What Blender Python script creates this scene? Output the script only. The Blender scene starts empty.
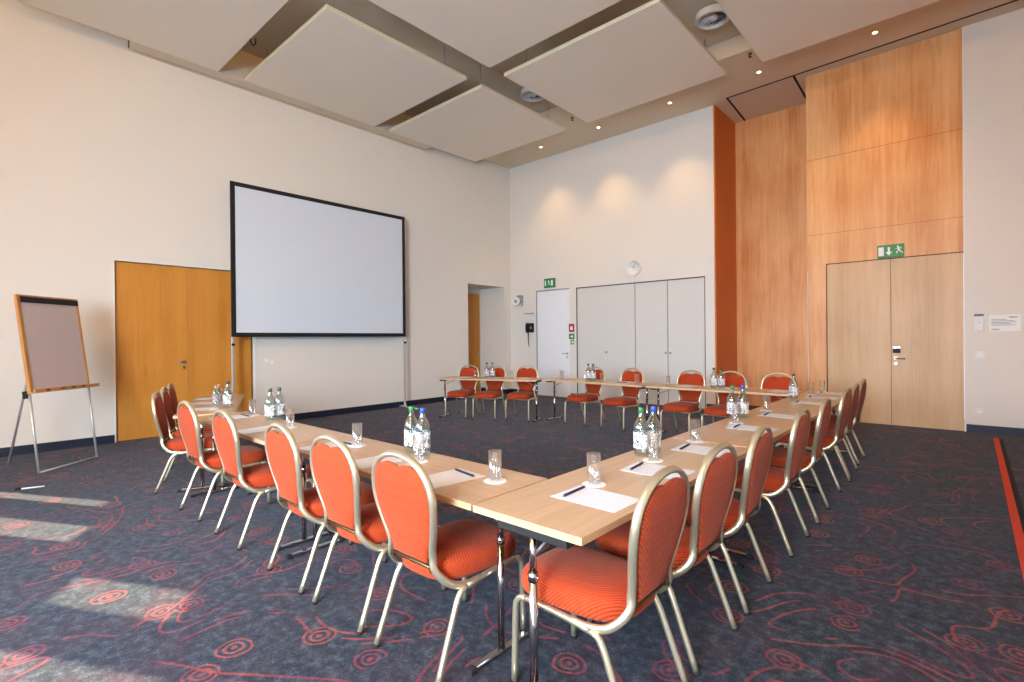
import bpy, bmesh, math, random
from mathutils import Vector, Matrix
random.seed(7)
R = math.radians
sc = bpy.context.scene
C = sc.collection

# ------------------------------------------------------------------ camera
CAM_H = 1.42
FPX = 507.53                       # focal length in pixels of the 1024 wide frame
def cam_axes(yaw, pitch, roll):
    cy, sy, cp, sp = math.cos(yaw), math.sin(yaw), math.cos(pitch), math.sin(pitch)
    f = Vector((-sy*cp, cy*cp, sp)); r = Vector((cy, sy, 0)); u = r.cross(f)
    c, s = math.cos(roll), math.sin(roll)
    return r*c + u*s, -r*s + u*c, f
cr, cu, cf = cam_axes(R(41.973), R(-.151), R(-.518))
cam = bpy.data.cameras.new('camera'); cam_o = bpy.data.objects.new('camera', cam); C.objects.link(cam_o)
m = Matrix.Identity(4)
for i in range(3):
    m[i][0], m[i][1], m[i][2] = cr[i], cu[i], -cf[i]
m[0][3], m[1][3], m[2][3] = 0, 0, CAM_H
cam_o.matrix_world = m
cam.sensor_width = 36; cam.lens = FPX/1024*36; cam.clip_start = .05
sc.camera = cam_o

# ------------------------------------------------------------------ world, sun, daylight, exposure
sc.view_settings.view_transform = 'Standard'; sc.view_settings.look = 'None'
sc.view_settings.exposure = 0.42; sc.view_settings.gamma = 1; sc.view_settings.use_curve_mapping = False
w = bpy.data.worlds.new('sky'); sc.world = w; w.use_nodes = True
w.node_tree.nodes['Background'].inputs[0].default_value = (.62, .78, 1, 1)
w.node_tree.nodes['Background'].inputs[1].default_value = 2.0

SUN_AZ = Vector((.883, .470, 0)); SUN_EL = R(35)
sun = bpy.data.lights.new('sun', 'SUN'); sun.energy = 24; sun.color = (1, .78, .50); sun.angle = R(.6)
sun_o = bpy.data.objects.new('sun', sun); C.objects.link(sun_o)
sd = SUN_AZ.normalized()*math.cos(SUN_EL) + Vector((0, 0, -math.sin(SUN_EL)))
sun_o.rotation_euler = sd.to_track_quat('-Z', 'Y').to_euler(); sun_o.location = (-20, -10, 15)

# slanting glazed front behind the camera, read off the sun patches; area lights added in its wide bays as daylight
FP = Vector((-9.07, -.30, 0)); FD = Vector((.834, -.552, 0)); FN = Vector((.552, .834, 0))
BAYS = [(3.3, 5.2), (5.5, 7.4), (7.7, 9.6), (9.9, 11.4)]
def area_light(name, loc, d, sx, sy, e, col):
    l = bpy.data.lights.new(name, 'AREA'); l.shape = 'RECTANGLE'; l.size = sx; l.size_y = sy; l.energy = e; l.color = col
    o = bpy.data.objects.new(name, l); C.objects.link(o); o.location = loc
    o.rotation_euler = Vector(d).to_track_quat('-Z', 'Z').to_euler(); l.spread = R(125)
    return o
DOWN = Vector((0, 0, -.45))               # daylight falls in from the sky, so the bay lights are tilted down
DAY = (.62, .81, 1)
for i, (a, b) in enumerate(BAYS):
    area_light('daylight_bay', FP + FD*((a+b)/2) + FN*.06 + Vector((0, 0, 1.8)), FN+DOWN, b-a, 2.3, (105, 110, 110, 90)[i], DAY)
for a, b in ((.45, 1.7), (1.7, 2.95)):
    area_light('daylight_slots', FP + FD*((a+b)/2) - FN*.26 + Vector((0, 0, 2.0)), FN+DOWN, b-a, 2.4, 6, DAY)
area_light('side_fill_light', (.56, -3.3, 1.8), (-.66, 1.0, -.26), 3.8, 2.3, 520, DAY).data.spread = R(104)      # added fill for the left wall, set as a window behind the camera

WARM = (1, .58, .22)
def spot(x, y, z, e, ang=84, blend=.9):
    l = bpy.data.lights.new('downlight_beam', 'SPOT'); l.energy = e; l.color = WARM; l.spot_size = R(ang); l.spot_blend = blend
    l.shadow_soft_size = .03
    o = bpy.data.objects.new('downlight_beam', l); C.objects.link(o); o.location = (x, y, z)
LAMPS = [(-7.5, 9.42), (-5.9, 9.40), (-4.27, 9.37), (-2.65, 9.34), (-1.02, 9.32)]
for x, y in LAMPS: spot(x, y, 5.945, 90)
for x, y in ((-1.7, -3.6), (-.4, -4.6), (.25, -1.6)):      # added warm fill lights without lamp bodies, unseen behind the camera
    l = bpy.data.lights.new('warm_fill_light', 'POINT'); l.energy = 150; l.color = WARM; l.shadow_soft_size = .12
    o = bpy.data.objects.new('warm_fill_light', l); C.objects.link(o); o.location = (x, y, 5.55)
WALLX, WALLY, CEIL = -9.07, 10.05, 5.97

# ------------------------------------------------------------------ materials
def lin(c):
    return tuple((v/255/12.92 if v/255 <= .04045 else ((v/255+.055)/1.055)**2.4) for v in c) + (1,)
class NT:
    def __init__(s, name):
        s.m = bpy.data.materials.new(name); s.m.use_nodes = True; s.t = s.m.node_tree; s.n = s.t.nodes; s.l = s.t.links
        s.b = s.n['Principled BSDF']; s.out = s.n['Material Output']
    def add(s, typ, **kw):
        n = s.n.new(typ)
        for k, v in kw.items(): setattr(n, k, v)
        return n
    def link(s, a, b): s.l.new(a, b)
    def val(s, sock, v):
        if hasattr(v, 'is_linked') or isinstance(v, bpy.types.NodeSocket): s.link(v, sock)
        else: sock.default_value = v
    def math(s, op, a, b=0., c=None):
        n = s.add('ShaderNodeMath', operation=op); s.val(n.inputs[0], a); s.val(n.inputs[1], b)
        if c is not None: s.val(n.inputs[2], c)
        return n.outputs[0]
    def coords(s, scale=(1, 1, 1), rot=(0, 0, 0), kind='Object'):
        tc = s.add('ShaderNodeTexCoord'); mp = s.add('ShaderNodeMapping'); s.link(tc.outputs[kind], mp.inputs[0])
        mp.inputs['Scale'].default_value = scale; mp.inputs['Rotation'].default_value = rot
        return mp.outputs[0]
    def noise(s, v, scale, detail=3, rough=.5, dist=0):
        n = s.add('ShaderNodeTexNoise'); s.link(v, n.inputs['Vector']); n.inputs['Scale'].default_value = scale
        n.inputs['Detail'].default_value = detail; n.inputs['Roughness'].default_value = rough; n.inputs['Distortion'].default_value = dist
        return n
    def ramp(s, f, stops):
        n = s.add('ShaderNodeValToRGB'); s.link(f, n.inputs[0]); e = n.color_ramp.elements
        while len(e) < len(stops): e.new(.5)
        for k, (p, c) in enumerate(stops): e[k].position = p; e[k].color = c
        return n.outputs[0]
    def mix(s, f, a, b):
        n = s.add('ShaderNodeMix', data_type='RGBA'); s.val(n.inputs[0], f); s.val(n.inputs[6], a); s.val(n.inputs[7], b)
        return n.outputs[2]
    def bump(s, h, strength=.2, dist=.01):
        n = s.add('ShaderNodeBump'); s.link(h, n.inputs['Height']); n.inputs['Strength'].default_value = strength
        n.inputs['Distance'].default_value = dist; s.link(n.outputs[0], s.b.inputs['Normal'])
    def set(s, col=None, rough=None, metal=None, spec=None):
        if col is not None: s.val(s.b.inputs['Base Color'], col)
        if rough is not None: s.b.inputs['Roughness'].default_value = rough
        if metal is not None: s.b.inputs['Metallic'].default_value = metal
        if spec is not None: s.b.inputs['Specular IOR Level'].default_value = spec
        return s

def plain(name, col, rough=.6, metal=0, spec=.5, var=.06):
    t = NT(name); n = t.noise(t.coords(), 9, 4)
    c = lin(col); d = tuple(v*(1-var) for v in c[:3]) + (1,)
    t.set(t.mix(n.outputs[0], d, c), rough, metal, spec); return t.m
def plaster(name, col):
    t = NT(name); v = t.coords(); n = t.noise(v, 1.3, 3); c = lin(col); d = tuple(x*.965 for x in c[:3]) + (1,)
    t.set(t.mix(n.outputs[0], d, c), .85, 0, .25); t.bump(t.noise(v, 140, 3).outputs[0], .06, .003); return t.m
def wood(name, c1, c2, axis='z', scale=1., rough=.38, figure=.35, spec=.5):
    t = NT(name); s = {'z': (7, 7, .55), 'y': (9, .6, 9), 'x': (.6, 9, 9)}[axis]
    v = t.coords(tuple(k*scale for k in s)); n = t.noise(v, 1.6, 6, .62, .5)
    fine = t.noise(t.coords(tuple(k*scale*9 for k in s)), 2.2, 4, .6)
    f = t.math('ADD', t.math('MULTIPLY', n.outputs[0], 1-figure), t.math('MULTIPLY', fine.outputs[0], figure))
    t.set(t.ramp(f, [(.32, lin(c1)), (.68, lin(c2))]), rough, 0, spec); t.bump(fine.outputs[0], .04, .002); return t.m
def veneer(name, c1, c2, c3, rough=.4):
    # vertical leaves of figured veneer, each leaf a touch different
    t = NT(name); v = t.coords((1, 1, 1))
    leaf = t.noise(t.coords((3.4, 3.4, .02)), 1, 2, .5)
    fig = t.noise(t.coords((14, 14, .8)), 1.4, 5, .6, .8)
    cloud = t.noise(t.coords((1.2, 1.2, .9)), 1.1, 3, .5)
    f = t.math('ADD', t.math('ADD', t.math('MULTIPLY', leaf.outputs[0], .4), t.math('MULTIPLY', fig.outputs[0], .3)), t.math('MULTIPLY', cloud.outputs[0], .3))
    t.set(t.ramp(f, [(.36, lin(c1)), (.5, lin(c2)), (.64, lin(c3))]), rough, 0, .4); return t.m
def carpet():
    t = NT('navy_carpet_with_red_scrolls'); tc = t.add('ShaderNodeTexCoord'); P = tc.outputs['Object']
    wn = t.noise(P, 1.7, 2, .5)
    def warped(k, src):
        a = t.add('ShaderNodeVectorMath', operation='SUBTRACT'); t.link(src.outputs['Color'], a.inputs[0]); a.inputs[1].default_value = (.5, .5, .5)
        b = t.add('ShaderNodeVectorMath', operation='SCALE'); t.link(a.outputs[0], b.inputs[0]); b.inputs['Scale'].default_value = k
        c = t.add('ShaderNodeVectorMath', operation='ADD'); t.link(P, c.inputs[0]); t.link(b.outputs[0], c.inputs[1])
        return c.outputs[0]
    W = warped(.42, wn)
    Ws = warped(.05, t.noise(P, 6, 2))
    # rosettes: a few thin rings round scattered centres
    vo = t.add('ShaderNodeTexVoronoi', feature='F1', voronoi_dimensions='2D'); t.link(Ws, vo.inputs['Vector']); vo.inputs['Scale'].default_value = 2.6
    d = vo.outputs['Distance']
    ring = t.math('GREATER_THAN', t.math('SINE', t.math('MULTIPLY', d, 78)), .25)
    inside = t.math('LESS_THAN', d, .235)
    sep = t.add('ShaderNodeSeparateColor'); t.link(vo.outputs['Color'], sep.inputs[0])
    pick = t.math('GREATER_THAN', sep.outputs[0], .36)
    ros = t.math('MULTIPLY', t.math('MULTIPLY', ring, inside), pick)
    # scrolls: thin winding lines with gaps
    def shifted(dx, dy):
        mp = t.add('ShaderNodeMapping'); t.link(P, mp.inputs[0]); mp.inputs['Location'].default_value = (dx, dy, 0); return mp.outputs[0]
    nl = t.noise(P, 1.35, 0, .5, .7).outputs[0]
    gx = t.math('SUBTRACT', t.noise(shifted(.01, 0), 1.35, 0, .5, .7).outputs[0], nl); gy = t.math('SUBTRACT', t.noise(shifted(0, .01), 1.35, 0, .5, .7).outputs[0], nl)
    slope = t.math('MULTIPLY', t.math('SQRT', t.math('ADD', t.math('MULTIPLY', gx, gx), t.math('MULTIPLY', gy, gy))), 100.)   # so that every line has the same width
    scr = None
    for lev, off in ((.36, 0), (.44, 3), (.52, 5), (.60, 7)):
        l = t.math('LESS_THAN', t.math('ABSOLUTE', t.math('SUBTRACT', nl, lev)), t.math('MULTIPLY', slope, .0075))
        l = t.math('MULTIPLY', l, t.math('GREATER_THAN', t.noise(shifted(off, off), 2.1, 1).outputs[0], .50))
        scr = l if scr is None else t.math('MAXIMUM', scr, l)
    pat = t.math('MAXIMUM', ros, scr)
    fade = t.noise(P, 26, 3, .7)
    pat = t.math('MULTIPLY', pat, t.math('MULTIPLY_ADD', fade.outputs[0], 1.0, -.16))
    mott = t.noise(P, 17, 6, .78); fine = t.noise(P, 170, 2, .8)
    base = t.ramp(t.math('ADD', t.math('MULTIPLY', mott.outputs[0], .6), t.math('MULTIPLY', fine.outputs[0], .4)),
                  [(.34, lin((19, 24, 32))), (.5, lin((43, 50, 61))), (.64, lin((86, 93, 103)))])
    base = t.mix(t.math('MULTIPLY', t.ramp(t.noise(P, 2.6, 4, .65).outputs[0], [(.45, (0, 0, 0, 1)), (.75, (1, 1, 1, 1))]), .34), base, lin((92, 48, 58)))
    red = t.ramp(t.noise(P, 1.6, 2).outputs[0], [(.36, lin((196, 88, 62))), (.5, lin((172, 58, 62))), (.64, lin((140, 46, 84)))])
    t.set(t.mix(pat, base, red), .95, 0, .1); t.b.inputs['Sheen Weight'].default_value = .10; t.b.inputs['Sheen Roughness'].default_value = .35; t.b.inputs['Sheen Tint'].default_value = (.9, .85, .9, 1)
    t.bump(fine.outputs[0], .5, .004); return t.m
def fabric(name, col, col2):
    t = NT(name); v = t.coords((1, 1, 1))
    wv = t.add('ShaderNodeTexWave', wave_type='BANDS', bands_direction='DIAGONAL'); t.link(v, wv.inputs[0]); wv.inputs['Scale'].default_value = 38; wv.inputs['Distortion'].default_value = .6
    ck = t.add('ShaderNodeTexVoronoi', feature='F1'); t.link(v, ck.inputs['Vector']); ck.inputs['Scale'].default_value = 150; ck.inputs['Randomness'].default_value = .25
    h = t.math('ADD', t.math('MULTIPLY', wv.outputs['Fac'], .5), t.math('MULTIPLY', ck.outputs['Distance'], .5))
    big = t.noise(v, 3.5, 3)
    f = t.math('ADD', t.math('MULTIPLY', h, .7), t.math('MULTIPLY', big.outputs[0], .3))
    t.set(t.ramp(f, [(.28, lin(col2)), (.62, lin(col))]), .88, 0, .2)
    t.b.inputs['Sheen Weight'].default_value = .12; t.b.inputs['Sheen Roughness'].default_value = .45; t.b.inputs['Sheen Tint'].default_value = (1, .75, .6, 1)
    t.bump(h, .5, .004); return t.m
def glassy(name, tint, face, edge, rough=.02):
    # thin clear glass: see-through in the middle, more mirror-like at grazing angles
    t = NT(name); tr = t.add('ShaderNodeBsdfTransparent'); tr.inputs[0].default_value = tint
    gl = t.add('ShaderNodeBsdfGlossy'); gl.inputs['Roughness'].default_value = rough; gl.inputs['Color'].default_value = (.95, .97, 1, 1)
    lw = t.add('ShaderNodeLayerWeight'); lw.inputs[0].default_value = .35
    nz = t.noise(t.coords(), 30, 2)
    f = t.math('MULTIPLY_ADD', lw.outputs['Facing'], edge, t.math('MULTIPLY_ADD', nz.outputs[0], face*.4, face*.8))
    mx = t.add('ShaderNodeMixShader'); t.link(f, mx.inputs[0]); t.link(tr.outputs[0], mx.inputs[1]); t.link(gl.outputs[0], mx.inputs[2])
    t.link(mx.outputs[0], t.out.inputs[0]); return t.m
def printed():
    # white scribbled lettering printed on the bottle: opaque white where the print is, clear elsewhere
    t = NT('white_bottle_print'); v = t.coords((1, 1, 1))
    n = t.noise(v, 58, 2, .5, 1.2)
    f = t.math('LESS_THAN', t.math('ABSOLUTE', t.math('SUBTRACT', n.outputs[0], .5)), .05)
    tr = t.add('ShaderNodeBsdfTransparent'); df = t.add('ShaderNodeBsdfDiffuse'); df.inputs[0].default_value = (.9, .91, .93, 1)
    mx = t.add('ShaderNodeMixShader'); t.link(f, mx.inputs[0]); t.link(tr.outputs[0], mx.inputs[1]); t.link(df.outputs[0], mx.inputs[2])
    t.link(mx.outputs[0], t.out.inputs[0]); return t.m
def emit(name, col, e):
    t = NT(name); n = t.noise(t.coords(), 5, 1)
    em = t.add('ShaderNodeEmission'); t.link(t.mix(n.outputs[0], lin(col), lin(col)), em.inputs[0]); em.inputs[1].default_value = e
    t.link(em.outputs[0], t.out.inputs[0]); return t.m

M = dict(
    wall=plaster('cream_plaster', (230, 226, 218)), wallw=plaster('white_plaster', (233, 228, 221)),
    ceil=plaster('ceiling_plaster', (228, 210, 186)), recess=plaster('ceiling_void_plaster', (226, 212, 192)), sail=plaster('ceiling_sail_white', (246, 234, 218)), sailedge=plain('sail_edge_ivory', (232, 224, 190)),
    carpet=carpet(), skirt=plain('navy_skirting', (22, 30, 54), .5), stripe=plain('orange_red_carpet_strip', (206, 66, 34), .9), stripe_edge=plain('dark_carpet_band', (24, 22, 34), .95),
    door_l=veneer('amber_door_veneer', (188, 122, 44), (206, 140, 56), (214, 150, 68)), door_r=veneer('pale_maple_door_veneer', (198, 158, 112), (212, 174, 130), (222, 186, 144)),
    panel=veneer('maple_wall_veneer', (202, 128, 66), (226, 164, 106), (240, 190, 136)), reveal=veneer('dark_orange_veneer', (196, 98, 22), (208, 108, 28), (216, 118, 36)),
    door_w=plain('white_door_paint', (244, 247, 252), .45), cab=plain('cabinet_off_white', (222, 220, 216), .5), groove=plain('dark_joint', (92, 84, 78), .8), joint=plain('wood_joint', (150, 92, 46), .8), dark=plain('dark_gap', (26, 18, 14), .9),
    frame_w=plain('white_trim_paint', (240, 238, 232), .5), screen=plain('screen_cloth', (214, 224, 236), .7, 0, .2, .01), black=plain('black_border', (16, 16, 20), .6), rubber=plain('black_rubber', (22, 22, 24), .8),
    gold=plain('champagne_metal', (216, 203, 172), .3, .8), chrome=plain('chrome_steel', (196, 194, 196), .14, 1), steel=plain('satin_steel', (172, 172, 174), .32, 1), alu=plain('light_tube_metal', (206, 206, 204), .4, .6), bronze=plain('dark_bronze', (96, 78, 48), .45, .8),
    fabric=fabric('orange_red_weave', (180, 68, 31), (136, 39, 16)), table=wood('light_oak_laminate', (174, 144, 112), (200, 170, 138), 'x', 1.4, .32), edge=wood('oak_edge_band', (186, 148, 106), (210, 174, 132), 'x', 1.4, .4),
    paper=plain('white_paper', (216, 221, 231), .8), pen=plain('navy_pen', (26, 30, 52), .35), doily=plain('paper_coaster', (240, 238, 236), .85), glass=glassy('clear_tumbler_glass', (.97, .98, .98, 1), .045, .62), bottle=glassy('clear_bottle_glass', (.90, .95, .94, 1), .06, .6),
    print=printed(), capg=plain('green_cap', (46, 128, 70), .4), capb=plain('blue_cap', (44, 84, 168), .4), capd=plain('grey_cap', (70, 82, 78), .4), capo=plain('orange_cap', (214, 150, 120), .5),
    paleedge=plain('pale_edge_strip', (226, 206, 180), .4),
    oakframe=wood('flipchart_oak', (170, 108, 44), (198, 138, 70), 'z', 2, .45), board=plain('flipchart_board', (196, 180, 176), .6), green=plain('exit_green', (22, 138, 66), .45), red=plain('sign_red', (176, 44, 62), .5), white=plain('sign_white', (244, 246, 244), .5), plastic=plain('white_plastic', (236, 236, 234), .45), greypl=plain('grey_plastic', (156, 158, 160), .5), ink=plain('grey_ink', (120, 124, 136), .8),
    lamp=emit('lamp_glow', (255, 214, 150), 9.), pane=glassy('window_pane', (.96, .98, .97, 1), .03, .25), winframe=plain('grey_window_frame', (120, 124, 128), .4), blind=plain('added_roller_blind', (235, 236, 238), .9))

# ------------------------------------------------------------------ mesh helpers
def bx(bm, lo, hi, mat=0, mtx=None):
    vs = [bm.verts.new((x, y, z)) for x in (lo[0], hi[0]) for y in (lo[1], hi[1]) for z in (lo[2], hi[2])]
    fs = [bm.faces.new([vs[i] for i in f]) for f in ((0, 1, 3, 2), (4, 6, 7, 5), (0, 4, 5, 1), (2, 3, 7, 6), (0, 2, 6, 4), (1, 5, 7, 3))]
    for f in fs: f.material_index = mat
    if mtx is not None: bmesh.ops.transform(bm, matrix=mtx, verts=vs)
    return fs
def catmull(P, n):
    P = [Vector(p) for p in P]; out = []
    Q = [2*P[0]-P[1]] + P + [2*P[-1]-P[-2]]
    for i in range(1, len(Q)-2):
        a, b, c, d = Q[i-1:i+3]
        for k in range(n):
            t = k/n
            out.append(.5*((2*b) + (c-a)*t + (2*a-5*b+4*c-d)*t*t + (3*b-a-3*c+d)*t**3))
    out.append(P[-1]); return out
def tube(bm, path, rx, ry=None, seg=8, smooth=0, closed=False, ref=None, mat=0):
    pts = catmull(path, smooth) if smooth else [Vector(p) for p in path]
    ry = ry or rx; rings = []; prev = None; n = len(pts)
    for i, p in enumerate(pts):
        if closed: d = pts[(i+1) % n] - pts[i-1]
        else: d = pts[min(i+1, n-1)] - pts[max(i-1, 0)]
        d.normalize()
        if prev is None:
            a = Vector(ref) if ref else (Vector((0, 0, 1)) if abs(d.z) < .9 else Vector((1, 0, 0)))
            u = (a - d*a.dot(d)).normalized()
        else: u = (prev - d*prev.dot(d)).normalized()
        prev = u; v = d.cross(u)
        rings.append([bm.verts.new(p + u*rx*math.cos(2*math.pi*k/seg) + v*ry*math.sin(2*math.pi*k/seg)) for k in range(seg)])
    for i in range(n if closed else n-1):
        A, B = rings[i], rings[(i+1) % n]
        for k in range(seg):
            f = bm.faces.new((A[k], A[(k+1) % seg], B[(k+1) % seg], B[k])); f.smooth = True; f.material_index = mat
    if not closed:
        for r in (rings[0][::-1], rings[-1]): bm.faces.new(r).material_index = mat
def lathe(bm, prof, seg=20, c=(0, 0, 0), mat=0):
    rings = []
    for r, z in prof:
        if r < 1e-6: rings.append([bm.verts.new((c[0], c[1], c[2]+z))])
        else: rings.append([bm.verts.new((c[0]+r*math.cos(2*math.pi*k/seg), c[1]+r*math.sin(2*math.pi*k/seg), c[2]+z)) for k in range(seg)])
    for A, B in zip(rings, rings[1:]):
        for k in range(seg):
            q = [A[k % len(A)], A[(k+1) % len(A)], B[(k+1) % len(B)], B[k % len(B)]]
            q = list(dict.fromkeys(q))
            if len(q) > 2: f = bm.faces.new(q); f.smooth = True; f.material_index = mat
def loft(bm, rings, mat=0):
    rs = [[bm.verts.new(p) for p in r] for r in rings]
    for A, B in zip(rs, rs[1:]):
        n = len(A)
        for k in range(n):
            f = bm.faces.new((A[k], A[(k+1) % n], B[(k+1) % n], B[k])); f.smooth = True; f.material_index = mat
    for r in (rs[0][::-1], rs[-1]): f = bm.faces.new(r); f.smooth = True; f.material_index = mat
def poly(bm, pts, h, mtx=None, mat=0):       # flat outline given a real thickness (xy outline, extruded along z)
    a = [bm.verts.new((x, y, 0)) for x, y in pts]; b = [bm.verts.new((x, y, h)) for x, y in pts]; n = len(a)
    fs = [bm.faces.new(a[::-1]), bm.faces.new(b)] + [bm.faces.new((a[i], a[(i+1) % n], b[(i+1) % n], b[i])) for i in range(n)]
    for f in fs: f.material_index = mat
    if mtx is not None: bmesh.ops.transform(bm, matrix=mtx, verts=a+b)
def obj(name, bm, mats, parent=None, bevel=0, loc=None):
    bmesh.ops.recalc_face_normals(bm, faces=bm.faces)
    me = bpy.data.meshes.new(name); bm.to_mesh(me); bm.free()
    for k in (mats if isinstance(mats, (list, tuple)) else [mats]): me.materials.append(M[k])
    o = bpy.data.objects.new(name, me); C.objects.link(o)
    if parent: o.parent = parent
    if loc: o.location = loc
    if bevel:
        b = o.modifiers.new('bevel', 'BEVEL'); b.width = bevel; b.segments = 2; b.limit_method = 'ANGLE'
    return o
def box_obj(name, lo, hi, mat, parent=None, bevel=0):
    bm = bmesh.new(); bx(bm, lo, hi); return obj(name, bm, mat, parent, bevel)
def tag(o, label=None, cat=None, group=None, kind=None):
    for k, v in (('label', label), ('category', cat), ('group', group), ('kind', kind)):
        if v: o[k] = v
    return o
def thing(name, label, cat, loc=(0, 0, 0), rz=0, group=None):
    o = bpy.data.objects.new(name, None); C.objects.link(o); o.location = loc; o.rotation_euler = (0, 0, rz); o.empty_display_size = .1
    return tag(o, label, cat, group)
def dup(root, loc, rz, label, group=None):
    def cp(o, par):
        c = o.copy(); C.objects.link(c); c.parent = par
        for ch in [k for k in KIDS.get(o.name, [])]: cp(ch, c)
        return c
    r = cp(root, None); r.location = loc; r.rotation_euler = (0, 0, rz); r['label'] = label
    if group: r['group'] = group
    return r
KIDS = {}
def learn(root):
    for o in list(C.objects):
        if o.parent: KIDS.setdefault(o.parent.name, [])
    for o in list(C.objects):
        if o.parent and o not in KIDS[o.parent.name]: KIDS[o.parent.name].append(o)
def struct(o): o['kind'] = 'structure'; return o
def sbox(name, lo, hi, mat, bevel=0): return struct(box_obj(name, lo, hi, mat, None, bevel))

# ------------------------------------------------------------------ the room
RX = .60                                                     # inner face of the right wall
FE = 11.62                                                   # length of the glazed front
bm = bmesh.new(); poly(bm, [(-10.2, -.2), (-9.07, -.35), (.9, -7.0), (.9, 11.6), (-10.2, 11.6)], .1, Matrix.Translation((0, 0, -.1)))
struct(obj('floor', bm, 'carpet'))
T = .25
# left wall with the amber double door opening and the niche
D0, D1, DH = 1.60, 3.47, 2.605
N0, N1, NH = 8.49, 9.79, 2.80
bm = bmesh.new()
bx(bm, (WALLX-T, -.45, 0), (WALLX, D0, 6.5)); bx(bm, (WALLX-T, D0, DH), (WALLX, D1, 6.5)); bx(bm, (WALLX-T, D1, 0), (WALLX, N0, 6.5))
bx(bm, (WALLX-T, N0, NH), (WALLX, N1, 6.5)); bx(bm, (WALLX-T, N1, 0), (WALLX, WALLY+T, 6.5))
NX = -9.95
bx(bm, (NX-.1, N0-.1, 0), (NX, N1+.1, NH+.1)); bx(bm, (NX-.1, N1, 0), (WALLX-T, N1+.15, NH+.1)); bx(bm, (NX-.1, N0-.15, 0), (WALLX-T, N0, NH+.1)); bx(bm, (NX-.1, N0, NH), (WALLX-T, N1, NH+.1))
struct(obj('wall_left', bm, 'wall'))
# back wall: plaster part, plaster right part, white door and cupboard openings stay as faces set in it
WD = (-8.20, -7.16, 2.66); CB = (-6.95, -3.89, 2.635)
AX0, AX1, AY = -3.66, -2.09, 11.22
bm = bmesh.new()
bx(bm, (WALLX, WALLY, 0), (WD[0], WALLY+T, 6.5)); bx(bm, (WD[0], WALLY, WD[2]), (WD[1], WALLY+T, 6.5)); bx(bm, (WD[1], WALLY, 0), (CB[0], WALLY+T, 6.5))
bx(bm, (CB[0], WALLY, CB[2]), (CB[1], WALLY+T, 6.5)); bx(bm, (CB[1], WALLY, 0), (AX0-.03, WALLY+T, 6.5))
bx(bm, (-.045, WALLY, 0), (RX+.3, WALLY+T, 6.5))
bx(bm, (CB[0]-.1, WALLY+T+.35, 0), (CB[1]+.1, WALLY+T+.4, 2.8))
struct(obj('wall_back', bm, 'wallw'))
# wooden alcove (store of a folding partition) and wooden door wall
struct(box_obj('wall_alcove_side', (AX0-.03, WALLY-.004, 0), (AX0, AY, 6.3), 'reveal'))
bm = bmesh.new(); bx(bm, (AX0-.03, AY, 0), (AX1+.35, AY+.06, 6.3)); bx(bm, (AX1, WALLY+.06, 0), (AX1+.05, AY, 6.3)); struct(obj('wall_alcove', bm, 'panel'))
DR = (-1.805, -.05, 2.665)
bm = bmesh.new(); bx(bm, (AX1, WALLY, 0), (DR[0], WALLY+.06, 5.952)); bx(bm, (DR[0], WALLY, DR[2]), (DR[1]+.002, WALLY+.06, 5.952))
struct(obj('wall_wood', bm, 'panel'))
bm = bmesh.new(); bx(bm, (AX1, WALLY-.0015, 4.478), (DR[1], WALLY+.001, 4.484)); bx(bm, (AX1, WALLY-.0015, 3.178), (DR[1], WALLY+.001, 3.183)); struct(obj('trim_1', bm, 'joint'))
sbox('trim_2', (AX1+.002, WALLY-.008, .02), (AX1+.014, WALLY, 2.55), 'paleedge')
sbox('wall_wood_head', (AX1, WALLY+.03, 5.952), (DR[1], WALLY+.06, 6.1), 'ceil')
# right wall with timber facing
bm = bmesh.new(); bx(bm, (RX+.02, -7.1, 0), (RX+.25, -5.2, 6.5)); bx(bm, (RX+.02, -1.4, 0), (RX+.25, WALLY, 6.5)); bx(bm, (RX+.02, -5.2, 0), (RX+.25, -1.4, .6)); bx(bm, (RX+.02, -5.2, 3.1), (RX+.25, -1.4, 6.5))
struct(obj('wall_right', bm, 'wallw'))
bm = bmesh.new(); bx(bm, (RX+.12, -5.2, .6), (RX+.14, -1.4, 3.1), 1)
for y in (-5.2, -3.33, -1.46): bx(bm, (RX+.06, y, .6), (RX+.115, y+.06, 3.1))
struct(obj('window_0', bm, ['winframe', 'blind']))  # unseen blinded window, made up to go with the side fill light
sbox('wall_right_facing', (RX, 6.5, .11), (RX+.02, WALLY, CEIL), 'panel')
# skirting
k = 0
for nm, lo, hi in (('baseboard_left', (WALLX, -.4, 0), (WALLX+.016, D0-.02, .115)), ('baseboard_left_middle', (WALLX, D1+.06, 0), (WALLX+.016, N0, .115)), ('baseboard_left_end', (WALLX, N1, 0), (WALLX+.016, WALLY, .115)),
                   ('baseboard_niche', (NX, N1-.016, 0), (WALLX, N1, .115)), ('baseboard_back', (WALLX+.016, WALLY-.016, 0), (WD[0]-.03, WALLY, .115)), ('baseboard_back_middle', (WD[1]+.03, WALLY-.016, 0), (CB[0]-.03, WALLY, .115)), ('baseboard_back_pier', (CB[1]+.03, WALLY-.016, 0), (AX0-.03, WALLY, .115)),
                   ('baseboard_back_right', (-.03, WALLY-.016, 0), (RX, WALLY, .115)), ('baseboard_right', (RX+.004, -6.8, 0), (RX+.02, WALLY-.016, .11))):
    sbox(nm, lo, hi, 'skirt')
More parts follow.
